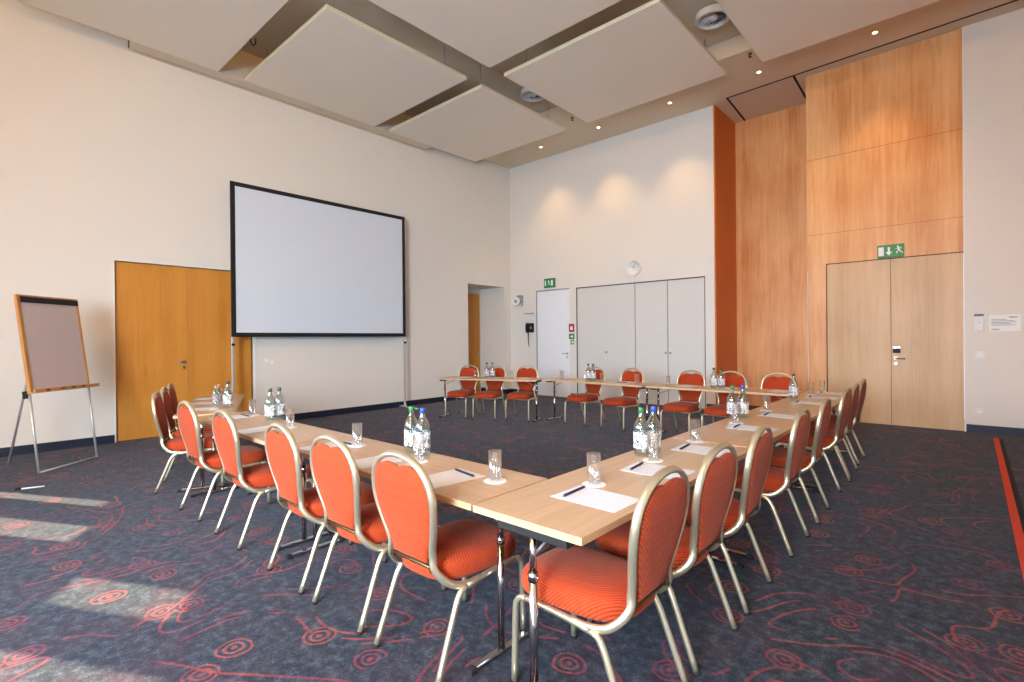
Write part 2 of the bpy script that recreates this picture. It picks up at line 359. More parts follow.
# ceiling: soffit ring, recess, upper slab
RCX0, RCX1, RCY0, RCY1, RCZ = -8.93, .30, -2.2, 8.50, 6.25
bm = bmesh.new()
bx(bm, (WALLX, RCY1, CEIL), (RX+.02, AY, 6.5)); bx(bm, (WALLX, -7, CEIL), (RCX0, RCY1, 6.5)); bx(bm, (RCX1, -7, CEIL), (RX+.02, RCY1, 6.5)); bx(bm, (RCX0, -7, CEIL), (RCX1, RCY0, 6.5))
struct(obj('ceiling', bm, 'ceil'))
sbox('ceiling_upper', (-10.1, -7.1, 6.5), (.9, 11.6, 6.6), 'ceil')
sbox('ceiling_recess', (RCX0-.05, RCY0-.05, RCZ), (RCX1+.05, RCY1+.05, 6.5), 'recess')
# partition tracks: dark slots let into the soffit
bm = bmesh.new()
def strip(a, b, wd):
    a, b = Vector(a), Vector(b); d = (b-a).normalized(); n = Vector((-d.y, d.x, 0))*wd/2
    poly(bm, [((a+n).x, (a+n).y), ((a-n).x, (a-n).y), ((b-n).x, (b-n).y), ((b+n).x, (b+n).y)], .004, Matrix.Translation((0, 0, CEIL-.0045)))
strip((-3.386, 9.928, 0), (RX, 9.74, 0), .035); strip((-3.386, 9.928, 0), (-3.461, AY, 0), .035); strip((-2.243, 9.86, 0), (-2.285, AY, 0), .035)
struct(obj('trim_3', bm, 'dark'))
# blind box along the left wall, level with the sails
SZ = 5.68
bm = bmesh.new(); bx(bm, (WALLX+.075, 1.79, SZ), (-8.765, 7.17, CEIL)); bx(bm, (WALLX, 1.79, SZ-.002), (WALLX+.028, 7.17, SZ+.02)); bx(bm, (WALLX, 1.79, SZ+.02), (WALLX+.075, 7.17, CEIL), 1)
struct(obj('trim_4', bm, ['ceil', 'dark']))
# carpet strip
bm = bmesh.new()
def fstrip(bm, a, b, wd, z, mat=0):
    a, b = Vector(a), Vector(b); d = (b-a).normalized(); n = Vector((-d.y, d.x, 0))*wd/2
    poly(bm, [((a+n).x, (a+n).y), ((a-n).x, (a-n).y), ((b-n).x, (b-n).y), ((b+n).x, (b+n).y)], z, None, mat)
fstrip(bm, (.275, 9.66, 0), (.245, 1.2, 0), .052, .0040, 0); fstrip(bm, (.322, 9.62, 0), (.29, 1.2, 0), .035, .0030, 1)
struct(obj('trim_5', bm, ['stripe', 'stripe_edge']))

# glazed front behind the camera: piers, sill, head; slot windows where the sun comes in, closed blinds added in the wide bays to keep the sun out
fm = Matrix(((FD.x, FN.x, 0, FP.x), (FD.y, FN.y, 0, FP.y), (0, 0, 1, 0), (0, 0, 0, 1)))
SLOTS = []
# (v range across the sun direction, panes given by (z0, z1))
for v0, v1, panes in ((3.44, 3.62, [(.9, 2.42)]), (2.775, 3.10, [(.9, 2.58)]), (2.11, 2.435, [(.9, 2.3), (2.76, 3.48)]), (1.46, 1.79, [(.9, 2.3), (2.72, 4.3)])):
    SLOTS.append(((4-v1)/.874, (4-v0)/.874, panes))
bm = bmesh.new(); t0 = 0
for a, b, panes in SLOTS:
    a -= .02; b += .02
    bx(bm, (t0, -.16, 0), (a, 0, 6.5), 0, fm); z = 0
    for p in panes: bx(bm, (a, -.16, z), (b, 0, p[0]), 0, fm); z = p[1]
    bx(bm, (a, -.16, z), (b, 0, 6.5), 0, fm); t0 = b
for a, b in BAYS:
    bx(bm, (t0, -.16, 0), (a, 0, 6.5), 0, fm); bx(bm, (a, -.16, 0), (b, 0, .6), 0, fm); bx(bm, (a, -.16, 3.1), (b, 0, 6.5), 0, fm); t0 = b
bx(bm, (t0, -.16, 0), (FE+.2, 0, 6.5), 0, fm)
struct(obj('wall_front', bm, 'wallw'))
wn = 1
for a, b, panes in SLOTS:
    for p in panes:
        bm = bmesh.new()
        for lo, hi in (((a, -.12, p[0]), (a+.012, -.09, p[1])), ((b-.012, -.12, p[0]), (b, -.09, p[1])), ((a, -.12, p[0]), (b, -.09, p[0]+.012)), ((a, -.12, p[1]-.012), (b, -.09, p[1]))): bx(bm, lo, hi, 0, fm)
        bx(bm, (a, -.107, p[0]), (b, -.103, p[1]), 1, fm); struct(obj('window_%d' % wn, bm, ['winframe', 'pane'])); wn += 1
for a, b in BAYS:
    bm = bmesh.new(); bx(bm, (a, -.10, .6), (b, -.08, 3.1), 1, fm)
    for x in (a, (a+b)/2-.03, b-.06): bx(bm, (x, -.14, .6), (x+.06, -.105, 3.1), 0, fm)
    for z in (.6, 2.0, 3.04): bx(bm, (a, -.14, z), (b, -.105, z+.06), 0, fm)
    struct(obj('window_%d' % wn, bm, ['winframe', 'blind'])); wn += 1

# doors
def lever(parent, x, y, z, d, n, mat='steel', name='door_handle'):
    """d: direction of the lever along the door, n: outward normal"""
    bm = bmesh.new(); p = Vector((x, y, z)); d, n = Vector(d), Vector(n)
    tube(bm, [p, p+n*.012], .026, seg=14); tube(bm, [p+n*.01, p+n*.05, p+n*.056+d*.012, p+n*.056+d*.125], .0095, seg=8)
    q = p - Vector((0, 0, .085)); tube(bm, [q, q+n*.010], .022, seg=14)
    return obj(name, bm, mat, parent)
bm = bmesh.new(); bx(bm, (WALLX-.10, D0, .006), (WALLX-.05, 2.52, DH-.004)); bx(bm, (WALLX-.10, 2.527, .006), (WALLX-.05, D1, DH-.004))
dl = struct(obj('door_1', bm, 'door_l')); lever(dl, WALLX-.05, 2.47, 1.12, (0, -1, 0), (1, 0, 0))
bm = bmesh.new()
for lo, hi in (((WALLX-.06, D0-.016, 0), (WALLX+.006, D0, DH+.012)), ((WALLX-.06, D1, 0), (WALLX+.012, D1+.05, DH+.03)), ((WALLX-.06, D0, DH), (WALLX+.006, D1, DH+.012))): bx(bm, lo, hi)
struct(obj('trim_6', bm, 'frame_w'))
box = box_obj('door_2', (NX, 8.52, .005), (NX+.045, 9.70, 2.66), 'door_l'); struct(box); lever(box, NX+.045, 9.62, 1.08, (0, -1, 0), (1, 0, 0))
box = box_obj('door_3', (WD[0]+.03, WALLY+.008, .006), (WD[1]-.006, WALLY+.05, WD[2]-.03), 'door_w'); struct(box); lever(box, -7.24, WALLY+.008, 1.07, (-1, 0, 0), (0, -1, 0))
bm = bmesh.new(); bx(bm, (WD[0], WALLY-.002, 0), (WD[0]+.028, WALLY+.06, WD[2])); bx(bm, (WD[0], WALLY-.002, WD[2]-.028), (WD[1], WALLY+.06, WD[2])); struct(obj('trim_7', bm, 'greypl'))
bm = bmesh.new(); bx(bm, (DR[0]+.012, WALLY+.008, .006), (-.922, WALLY+.055, DR[2]-.012)); bx(bm, (-.915, WALLY+.008, .006), (DR[1]-.002, WALLY+.055, DR[2]-.012))
dr = struct(obj('door_4', bm, 'door_r')); lever(dr, -.86, WALLY+.008, 1.07, (1, 0, 0), (0, -1, 0))
bm = bmesh.new(); bx(bm, (-.895, WALLY-.012, 1.155), (-.80, WALLY+.008, 1.255)); obj('lock_plate', bm, 'black', dr); 
bm = bmesh.new(); bx(bm, (-.895, WALLY-.013, 1.225), (-.80, WALLY-.0125, 1.258)); obj('lock_cover', bm, 'chrome', dr)
bm = bmesh.new(); bx(bm, (DR[0], WALLY+.002, 0), (DR[0]+.012, WALLY+.058, DR[2])); bx(bm, (DR[0], WALLY+.002, DR[2]-.012), (DR[1], WALLY+.058, DR[2])); bx(bm, (-.922, WALLY+.03, 0), (-.915, WALLY+.058, DR[2]-.012)); struct(obj('trim_8', bm, 'dark'))
bm = bmesh.new(); bx(bm, (-.05, WALLY-.003, 0), (-.038, WALLY+.058, CEIL)); struct(obj('trim_9', bm, 'frame_w'))

# wall cupboards
def cupboard(x0, x1, label, hx, second=False):
    t = thing('wall_cupboard', label, 'cupboard', ((x0+x1)/2, WALLY, 0), 0, 'white cupboards built into the back wall'); hw = (x1-x0)/2
    bm = bmesh.new(); bx(bm, (-hw+.002, .035, .0), (-hw+.02, .32, CB[2])); bx(bm, (hw-.02, .035, .0), (hw-.002, .32, CB[2])); bx(bm, (-hw+.02, .035, CB[2]-.02), (hw-.02, .32, CB[2]-.002)); bx(bm, (-hw+.02, .30, 0), (hw-.02, .32, CB[2]-.02)); obj('carcass', bm, 'groove', t)
    bm = bmesh.new(); bx(bm, (-hw+.009, .010, .012), (hw-.009, .033, CB[2]-.012)); d = obj('door', bm, 'cab', t)
    bm = bmesh.new(); p = Vector((hx-(x0+x1)/2, .010, 1.115)); tube(bm, [p, p+Vector((0, -.012, 0))], .022, seg=12); tube(bm, [p+Vector((0, -.01, 0)), p+Vector((0, -.035, 0)), p+Vector((.05, -.038, 0))], .008); obj('handle', bm, 'greypl', d)
cupboard(CB[0], -5.42, 'wide white cupboard left of the three, right of the white door', -6.156)
cupboard(-5.42, -4.67, 'middle white cupboard of the three, below the wall clock', -4.72)
cupboard(-4.67, CB[1], 'rightmost white cupboard of the three, beside the wooden alcove', -4.62)
bm = bmesh.new()
bx(bm, (CB[0]-.012, WALLY-.004, 0), (CB[0]+.002, WALLY+.03, CB[2]+.012)); bx(bm, (CB[1]-.002, WALLY-.004, 0), (CB[1]+.012, WALLY+.03, CB[2]+.012)); bx(bm, (CB[0], WALLY-.004, CB[2]-.002), (CB[1], WALLY+.03, CB[2]+.012)); struct(obj('trim_10', bm, 'groove'))

# ------------------------------------------------------------------ ceiling sails
XS = {'A': (-8.76, -6.08), 'B': (-5.56, -2.88), 'C': (-2.35, .27)}
YS = [(.50, 2.88), (3.27, 5.71), (6.05, 8.47)]
names = {('A', 0): 'ivory acoustic ceiling panel nearest the camera above the left wall', ('A', 1): 'ivory acoustic ceiling panel second along the left wall, above the screen', ('A', 2): 'ivory acoustic ceiling panel in far left corner of the ceiling',
         ('B', 0): 'ivory acoustic ceiling panel overhead in the middle, nearest the camera', ('B', 1): 'ivory acoustic ceiling panel cut by the top edge at the middle', ('B', 2): 'large ivory acoustic ceiling panel between the two round air diffusers',
         ('C', 1): 'ivory acoustic ceiling panel overhead at right, nearest the camera', ('C', 2): 'ivory acoustic ceiling panel at top right beside the slatted air diffuser'}
for c in 'ABC':
    for r, (y0, y1) in enumerate(YS):
        if (c, r) not in names or (c, r) in (('B', 0), ('C', 1)): pass
        if (c, r) not in names: continue
        x0, x1 = XS[c]
        t = thing('ceiling_panel', names[(c, r)], 'ceiling panel', ((x0+x1)/2, (y0+y1)/2, SZ), 0, 'hanging acoustic ceiling panels')
        hx, hy = (x1-x0)/2, (y1-y0)/2
        bm = bmesh.new(); bx(bm, (-hx, -hy, 0), (hx, hy, .012)); obj('panel_face', bm, 'sail', t, .003)
        bm = bmesh.new()
        for lo, hi in (((-hx+.002, -hy+.002, .012), (-hx+.03, hy-.002, .055)), ((hx-.03, -hy+.002, .012), (hx-.002, hy-.002, .055)), ((-hx+.03, -hy+.002, .012), (hx-.03, -hy+.03, .055)), ((-hx+.03, hy-.03, .012), (hx-.03, hy-.002, .055))): bx(bm, lo, hi)
        obj('edge_frame', bm, 'sailedge', t)
        for sx in (-1, 1):
            for sy in (-1, 1):
                bm = bmesh.new(); tube(bm, [(sx*hx*.8, sy*hy*.8, .012), (sx*hx*.8, sy*hy*.8, RCZ-SZ)], .006, seg=6); obj('hanger_rod', bm, 'greypl', t)
# air diffusers
def diffuser(x, y, label):
    t = thing('air_diffuser', label, 'air diffuser', (x, y, RCZ-.12), 0, 'round air diffusers in the ceiling gaps')
    bm = bmesh.new(); lathe(bm, [(.235, .10), (.245, .02), (.25, 0), (.20, -.006), (.195, .02), (.19, .10)], 40); obj('rim', bm, 'plastic', t)
    bm = bmesh.new(); lathe(bm, [(0, .06), (.195, .06), (.195, .075), (0, .075)], 32); obj('back_plate', bm, 'dark', t)
    bm = bmesh.new(); lathe(bm, [(0, .002), (.05, .004), (.07, .02), (.07, .06)], 24); obj('hub', bm, 'plastic', t)
    bm = bmesh.new()
    for k in range(20):
        a = 2*math.pi*k/20; mt = Matrix.Rotation(a, 4, 'Z') @ Matrix.Translation((.132, 0, .03)) @ Matrix.Rotation(R(38), 4, 'X'); bx(bm, (-.066, -.010, -.0015), (.066, .010, .0015), 0, mt)
    obj('vanes', bm, 'plastic', t)
diffuser(-2.80, 7.63, 'round slatted air diffuser in ceiling gap at upper right')
diffuser(-6.25, 7.62, 'round air diffuser half hidden in ceiling gap near the middle')
# sprinklers and loose cable ends in the void
def sprinkler(x, y, z, label):
    bm = bmesh.new(); lathe(bm, [(0, 0), (.03, 0), (.03, -.008), (.01, -.012), (.01, -.05), (.026, -.055), (.026, -.06), (0, -.06)], 12)
    o = obj('sprinkler', bm, 'bronze', None, 0, (x, y, z)); tag(o, label, 'sprinkler', 'sprinkler heads in the ceiling')
sprinkler(-5.80, 6.05, RCZ, 'small dark sprinkler head where the ceiling gaps cross')
sprinkler(-6.03, 8.62, CEIL, 'small dark sprinkler head at edge of far middle ceiling panels')
sprinkler(-2.58, 8.63, CEIL, 'small dark sprinkler head near the wooden alcove, at upper right')
sprinkler(-2.52, 8.10, RCZ, 'small dark sprinkler head just beyond the slatted air diffuser')
def hook(x, y, s, label):
    bm = bmesh.new(); pts = [(0, 0, 0), (.01, 0, -.07), (.05, .02, -.13), (.12, .03, -.12), (.15, .02, -.06)]
    tube(bm, [(a*s, b*s, c*abs(s)) for a, b, c in pts], .009, smooth=5, seg=6)
    o = obj('cable_end', bm, 'dark', None, 0, (x, y, RCZ)); tag(o, label, 'cable', 'loose cable ends above the ceiling panels')
hook(-8.45, 3.25, 1, 'dark loose cable end in left ceiling gap, nearest the wall'); hook(-8.0, 3.18, -1, 'dark loose cable end in left ceiling gap, middle one'); hook(-7.6, 3.05, 1, 'dark loose cable end in left ceiling gap, farthest from wall'); hook(-6.7, 3.15, 1, 'dark loose cable end in left ceiling gap, at the top edge')
# downlights
for i, (x, y) in enumerate(LAMPS):
    t = thing('downlight', ['small recessed downlight hidden by the far left ceiling panel', 'small lit recessed downlight by far middle ceiling panel, second from left', 'small lit recessed downlight in the soffit, left of the wooden alcove', 'small lit recessed downlight in front of the wooden alcove', 'small lit recessed downlight above the pale double door'][i], 'downlight', (x, y, CEIL), 0, 'recessed downlights along the back wall')
    bm = bmesh.new(); lathe(bm, [(.05, 0), (.055, -.004), (.04, -.006), (.036, -.001)], 20); obj('trim_ring', bm, 'plastic', t)
    bm = bmesh.new(); lathe(bm, [(0, -.004), (.03, -.004), (.03, -.001), (0, -.001)], 16); obj('lamp_lens', bm, 'lamp', t)

# ------------------------------------------------------------------ chairs
def make_chair(label, group):
    t = thing('banquet_chair', label, 'chair', (0, 0, 0), 0, group)
    half = [(0, -0.309, 0.932), (0.08, -0.308, 0.9213), (0.146, -0.304, 0.889), (0.189, -0.297, 0.8363), (0.207, -0.288, 0.766), (0.202, -0.277, 0.6928), (0.182, -0.263, 0.6195), (0.16, -0.25, 0.555), (0.15, -0.241, 0.505), (0.157, -0.238, 0.455), (0.178, -0.208, 0.408), (0.196, -0.16, 0.374), (0.206, -0.09, 0.362), (0.209, -0.02, 0.364)]
    full = [(-x, y, z) for x, y, z in half[:0:-1]] + half
    bm = bmesh.new(); tube(bm, full, .012, .0172, 8, 4, ref=(1, 0, 0)); obj('back_frame', bm, 'gold', t)
    # side rails + legs
    for s in (-1, 1):
        bm = bmesh.new(); tube(bm, [(s*.209, .205, .372), (s*.209, .10, .370), (s*.210, 0, .366), (s*.211, -.105, .356)], .0135, .0135, 8, 3); obj('side_rail', bm, 'gold', t)
        bm = bmesh.new(); tube(bm, [(s*.209, .205, .372), (s*.209, .232, .366), (s*.209, .252, .345), (s*.209, .259, .31), (s*.210, .264, .16), (s*.211, .267, .012)], .0135, .0135, 8, 3); lg = obj('leg', bm, 'gold', t)
        bm = bmesh.new(); tube(bm, [(s*.211, .267, .0125), (s*.211, .267, .0)], .0148, seg=8); obj('foot_glide', bm, 'rubber', lg)
        bm = bmesh.new(); tube(bm, [(s*.211, -.105, .356), (s*.211, -.135, .346), (s*.212, -.153, .325), (s*.214, -.176, .28), (s*.217, -.230, .14), (s*.220, -.280, .012)], .0135, .0135, 8, 3); lg = obj('leg', bm, 'gold', t)
        bm = bmesh.new(); tube(bm, [(s*.220, -.280, .0125), (s*.2205, -.285, .0)], .0148, seg=8); obj('foot_glide', bm, 'rubber', lg)
        bm = bmesh.new(); bx(bm, (s*.142-.012, -.246, .435), (s*.142+.012, -.226, .485)); obj('bracket', bm, 'bronze', t, .003)
    bm = bmesh.new(); tube(bm, [(-.155, -.232, .452), (.155, -.232, .452)], .009, seg=8); obj('back_crossbar', bm, 'bronze', t)
    bm = bmesh.new(); tube(bm, [(-.209, .19, .365), (.209, .19, .365)], .009, seg=8); obj('seat_crossbar', bm, 'gold', t)
    # seat cushion
    N = 44; outline = []
    for k in range(N):
        a = 2*math.pi*k/N; ca, sa = math.cos(a), math.sin(a); e = 2/3.4
        x = abs(ca)**e*(1 if ca >= 0 else -1); y = abs(sa)**e*(1 if sa >= 0 else -1)
        hw = .192 + .030*(y+1)/2
        outline.append((x*hw, .040 + y*.258))
    rings = []
    for s, z in ((.35, .378), (.94, .379), (.985, .387), (1.0, .404), (1.0, .432), (.988, .447), (.955, .459), (.87, .470), (.68, .479), (.40, .485), (.12, .487)):
        rings.append([(x*s, .040+(y-.040)*s, z) for x, y in outline])
    bm = bmesh.new(); loft(bm, rings); obj('seat', bm, 'fabric', t)
    # back pad: outline follows the frame, dips at the top
    def wy(z):
        P = half
        for (x0, y0, z0), (x1, y1, z1) in zip(P, P[1:]):
            if z1 <= z <= z0: f = (z0-z)/(z0-z1); return x0+(x1-x0)*f, y0+(y1-y0)*f
        return P[-1][:2]
    side = []
    for k in range(15):
        z = .470 + (.868-.470)*k/14; f = max(0, (.58-z)/.11); side.append((wy(z)[0]-.0125-.022*min(1, f), z))
    top = [(.105, .886), (.072, .893), (.035, .888), (0, .878)]
    right = side + top; out = right + [(-x, z) for x, z in right[-2::-1]]
    zc = .69; rings = []
    for s, dy in ((.15, .030), (.5, .030), (.8, .026), (.93, .018), (.985, .006), (1, -.004), (.985, -.012), (.92, -.018), (.6, -.021), (.15, -.022)):
        rings.append([(x*s, wy(zc+(z-zc)*s)[1]+dy, zc+(z-zc)*s) for x, z in out])
    bm = bmesh.new(); loft(bm, rings); obj('backrest', bm, 'fabric', t)
    return t
ORD = ['first', 'second', 'third', 'fourth', 'fifth', 'sixth', 'seventh', 'eighth']
GA, GB, GC, GD = 'chairs along the left table row', 'chairs along the right table row', 'chairs behind the far tables', 'chairs at the angled left end table'
chairs = []
LA = ['orange chair seen from behind at left row, nearest the shared table corner', 'orange chair seen from behind at left row, second from the table corner', 'orange chair seen from behind at left row, third from the table corner', 'orange chair seen from behind at left row, fourth from the table corner', 'orange chair seen from behind at left row, fifth from the table corner']
for i, x in enumerate((-1.832, -2.425, -3.01, -3.93, -4.77)): chairs.append((x, 1.600, (0, 1, -1, 0, 1)[i]*R(1.2), LA[i], GA))
LB = ['orange chair with pink-lit seat at near corner of right row, largest chair', 'orange chair at right row, second from the near table corner'] + ['orange chair seen edge-on at right row, %s from the near table corner' % ORD[i] for i in range(2, 7)] + ['orange chair at far end of right row, nearest the pale double door']
for i, y in enumerate((1.77, 2.33, 2.94, 3.85, 4.62, 5.68, 6.25, 6.96)): chairs.append((-1.137-(0, 0, 0, 0, .005, .02, .035, .06)[i], y, R(90)+(0, -1, 1, 0, 1, -1, 0, 0)[i]*R(1.5), LB[i], GB))
LC = ['red chair facing the camera behind far table, leftmost of the far row', 'red chair behind far table with two bottles in front, second from left', 'red chair facing the camera before the white door, third from left', 'red chair behind two bottles before the wide cupboard, fourth from left', 'red chair facing the camera before the cupboards, fifth from left', 'red chair facing the camera before the rightmost cupboard, sixth from left', 'red chair half behind two bottles before the alcove, seventh from left', 'red chair facing the camera before wood panelling, rightmost of far row']
for i, (x, y, a) in enumerate(((-7.07, 6.46, 20), (-6.54, 6.65, 22), (-5.98, 6.91, 22), (-4.87, 7.27, -4), (-4.11, 7.20, -5), (-3.10, 7.17, -1), (-2.51, 7.17, 1), (-1.90, 7.19, 0))): chairs.append((x+.02*math.sin(R(a)), y-.02*math.cos(R(a)), R(180+a), LC[i], GC))
LD = ['orange edge-on chair at angled left end table, nearest of the three', 'orange edge-on chair at angled left end table, middle of three', 'orange edge-on chair at angled left end table, farthest, before amber door']
DU, DV = Vector((-.925, .38, 0)), Vector((.38, .925, 0))
DCH = [(-5.805, 1.61), (-6.36, 1.83), (-6.85, 2.03)]
for i, (x, y) in enumerate(DCH): chairs.append((x+(.012, .004, -.002)[i], y+(.032, .012, -.008)[i], R(-22.3), LD[i], GD))
proto = None
for x, y, rz, lab, g in chairs:
    if proto is None:
        proto = make_chair(lab, g); learn(proto); proto.location = (x, y, 0); proto.rotation_euler = (0, 0, rz)
    else: dup(proto, (x, y, 0), rz, lab, g)

# ------------------------------------------------------------------ tables
TH = .73
def table(name_label, cx, cy, rz, length, depth=.52, inset=(.07, .07), ly=0):
    t = thing('folding_table', name_label, 'table', (cx, cy, 0), rz, 'oak conference tables on T legs'); hl, hd = length/2, depth/2
    bm = bmesh.new(); bx(bm, (-hl+.002, -hd+.002, TH-.027), (hl-.002, hd-.002, TH)); top = obj('tabletop', bm, 'table', t)
    bm = bmesh.new()
    for lo, hi in (((-hl, -hd, TH-.028), (hl, -hd+.002, TH-.0005)), ((-hl, hd-.002, TH-.028), (hl, hd, TH-.0005)), ((-hl, -hd+.002, TH-.028), (-hl+.002, hd-.002, TH-.0005)), ((hl-.002, -hd+.002, TH-.028), (hl, hd-.002, TH-.0005))): bx(bm, lo, hi)
    obj('edge_band', bm, 'edge', top)
    for s in (-1, 1):
        x = s*(hl-inset[(s+1)//2])
        bm = bmesh.new(); tube(bm, [(x, ly, .024), (x, ly, .52)], .0165, seg=14); tube(bm, [(x, ly, .52), (x, ly, TH-.058)], .0135, seg=14); tube(bm, [(x, ly, .50), (x, ly, .535)], .0195, seg=14)
        for q in (-1, 1): tube(bm, [(x, ly+q*.018, .517), (x, ly+q*.026, .517)], .005, seg=8)
        lg = obj('leg', bm, 'chrome', t)
        bm = bmesh.new(); bx(bm, (x-.016, ly-.18, .006), (x+.016, ly+.18, .026)); obj('foot_bar', bm, 'chrome', lg, .004)
        for q in (-1, 1):
            bm = bmesh.new(); bx(bm, (x-.018, ly+q*.185-.018, 0), (x+.018, ly+q*.185+.018, .027)); obj('foot_pad', bm, 'rubber', lg, .004)
        bm = bmesh.new(); bx(bm, (max(-hl+.004, x-.045), ly-.17, TH-.06), (min(hl-.004, x+.045), ly+.17, TH-.029)); obj('leg_bracket', bm, 'rubber', t, .003)
        bm = bmesh.new(); tube(bm, [(x-s*.014, ly, .60), (x-s*.25, ly, TH-.034)], .006, seg=8); tube(bm, [(x-s*.24, -.15, TH-.036), (x-s*.24, .15, TH-.036)], .007, seg=8); obj('brace', bm, 'steel', t)
table('oak folding table nearest the camera in right row, at the corner', -1.272, 2.405, R(90), 1.885, .545, (.022, .10), -.035)
table('oak folding table in the middle of the right row', -1.272, 4.355, R(90), 1.985, .545, (.07, .07), -.035)
table('oak folding table at far end of the right row', -1.272, 6.365, R(90), 2.005, .545, (.055, .07), -.035)
table('oak folding table nearest the camera in left row, beside the corner', -2.479, 1.725, 0, 1.842, .52, (.09, .020), -.06)
table('oak folding table second in left row, up to the bend', -4.385, 1.725, 0, 1.955, .52, (.07, .09), -.05)
table('oak folding table angled at far left end, before the amber door', -6.375, 2.022, math.atan2(DU.y, DU.x)+math.pi, 1.95, .52, (.07, .025), -.03)
table('oak folding table at left of far row, angled before the niche', -6.437, 6.56, R(22.3), 1.88, .52, (.022, .07))
table('oak folding table in middle of far row before the cupboards', -4.54, 7.12, R(-4.3), 2.0, .52)
table('oak folding table at right of far row before the alcove', -2.535, 7.05, 0, 1.93, .52)

# ------------------------------------------------------------------ things on the tables
def make_pad():
    bm = bmesh.new(); bx(bm, (-.111, -.161, 0), (.111, .161, .0012)); return bm
def place(proto_list, name, mk, mats, loc, rz, label, cat, group, bevel=0):
    key = name + str(mats)
    if key not in proto_list:
        o = obj(name, mk(), mats, None, bevel); proto_list[key] = o
    else: o = proto_list[key].copy(); C.objects.link(o)
    o.location = loc; o.rotation_euler = (0, 0, rz); tag(o, label, cat, group); return o
PL = {}
def pad(x, y, rz, where, pen=True, penoff=(-.02, .10), penrot=0):
    place(PL, 'paper_pad', make_pad, 'paper', (x, y, TH+.0003), rz, 'white paper sheet ' + where, 'paper', 'paper sheets on the tables')
    if pen:
        c, s = math.cos(rz), math.sin(rz); px, py = x+penoff[0]*c-penoff[1]*s, y+penoff[0]*s+penoff[1]*c
        if 'pen' not in PL:
            t = thing('ballpoint_pen', '', 'pen', (0, 0, 0), 0, 'dark pens on the paper sheets')
            bm = bmesh.new(); tube(bm, [(-.085, 0, .006), (.07, 0, .006), (.085, 0, .006)], .006, seg=8); obj('barrel', bm, 'pen', t)
            bm = bmesh.new(); tube(bm, [(-.085, 0, .006), (-.094, 0, .006)], .0034, seg=8); obj('push_button', bm, 'steel', t)
            bm = bmesh.new(); bx(bm, (-.080, -.0016, .0120), (-.035, .0016, .0134)); obj('clip', bm, 'steel', t)
            learn(t); PL['pen'] = t; o = t; o.location = (px, py, TH+.0016); o.rotation_euler = (0, 0, rz+penrot); o['label'] = 'dark pen lying on the paper sheet ' + where
        else: dup(PL['pen'], (px, py, TH+.0016), rz+penrot, 'dark pen lying on the paper sheet ' + where)
def tumbler():
    bm = bmesh.new(); lathe(bm, [(0, .004), (.026, .004), (.028, .0), (.0310, .0), (.0320, .02), (.0330, .146), (.0312, .146), (.0302, .02), (.028, .014), (0, .014)], 24); return bm
def coaster():
    bm = bmesh.new(); n = 32; poly(bm, [((.055+.002*(k % 2))*math.cos(2*math.pi*k/n), (.055+.002*(k % 2))*math.sin(2*math.pi*k/n)) for k in range(n)], .0012); return bm
def glass(x, y, where, mat=True):
    z = TH+.0003
    if mat: place(PL, 'coaster', coaster, 'doily', (x, y, z), 0, 'white paper coaster ' + where, 'coaster', 'paper coasters on the tables'); z += .0015
    place(PL, 'drinking_glass', tumbler, 'glass', (x, y, z), 0, 'clear drinking glass ' + where, 'glass', 'drinking glasses on the tables')
def bottle(x, y, where, cap):
    key = 'bottle'+cap
    if key not in PL:
        t = thing('water_bottle', '', 'bottle', (0, 0, 0), 0, 'glass water bottles on the tables')
        bm = bmesh.new(); lathe(bm, [(0, .006), (.030, .003), (.040, 0), (.0445, .008), (.0455, .05), (.0455, .150), (.0440, .168), (.0395, .186), (.0310, .203), (.0225, .217), (.0168, .231), (.0148, .246), (.0148, .256), (.0125, .256), (.0125, .244), (.0145, .230), (.0200, .215), (.0285, .201), (.0370, .184), (.0415, .167), (.0425, .150), (.0425, .012), (0, .012)], 28); obj('glass_body', bm, 'bottle', t)
        bm = bmesh.new(); lathe(bm, [(.0462, .045), (.0462, .142), (.0458, .142), (.0458, .045), (.0462, .045)], 28); obj('printed_lettering', bm, 'print', t)
        bm = bmesh.new(); lathe(bm, [(0, .282), (.0145, .282), (.0165, .279), (.0168, .252), (.0150, .252), (.0148, .2562), (0, .2562)], 20); obj('cap', bm, cap, t)
        learn(t); PL[key] = t; t.location = (x, y, TH+.0003); t['label'] = 'clear water bottle ' + where
    else: dup(PL[key], (x, y, TH+.0003), 0, 'clear water bottle ' + where)
# left row (papers long side towards the sitter)
for x, y, a, wh in ((-1.945, 1.665, -6, 'before the left-row chair nearest the corner'), (-2.53, 1.655, -3, 'before the second chair of the left row'), (-3.13, 1.675, 2, 'before the third chair of the left row'), (-4.16, 1.64, 4, 'before the fourth chair of the left row'), (-5.02, 1.74, 3, 'before the fifth chair of the left row')):
    pad(x, y, R(a), wh, True, (.0, .11), R(-4))
glass(-1.725, 1.785, 'in left row, nearest the table corner'); glass(-2.335, 1.79, 'just in front of the pair of bottles in left row'); glass(-3.0, 1.80, 'beside the third sheet of the left row'); glass(-4.06, 1.835, 'right of the blue-capped bottle pair in left row'); glass(-5.02, 1.915, 'in left row near the bend, before amber door')
bottle(-2.565, 1.915, 'with green cap in left row, near pair', 'capg'); bottle(-2.455, 1.915, 'with blue cap in left row, near pair', 'capb')
bottle(-4.55, 1.885, 'with dark cap in left row below screen, left of pair', 'capd'); bottle(-4.575, 1.975, 'with dark cap in left row below screen, right of pair', 'capd')
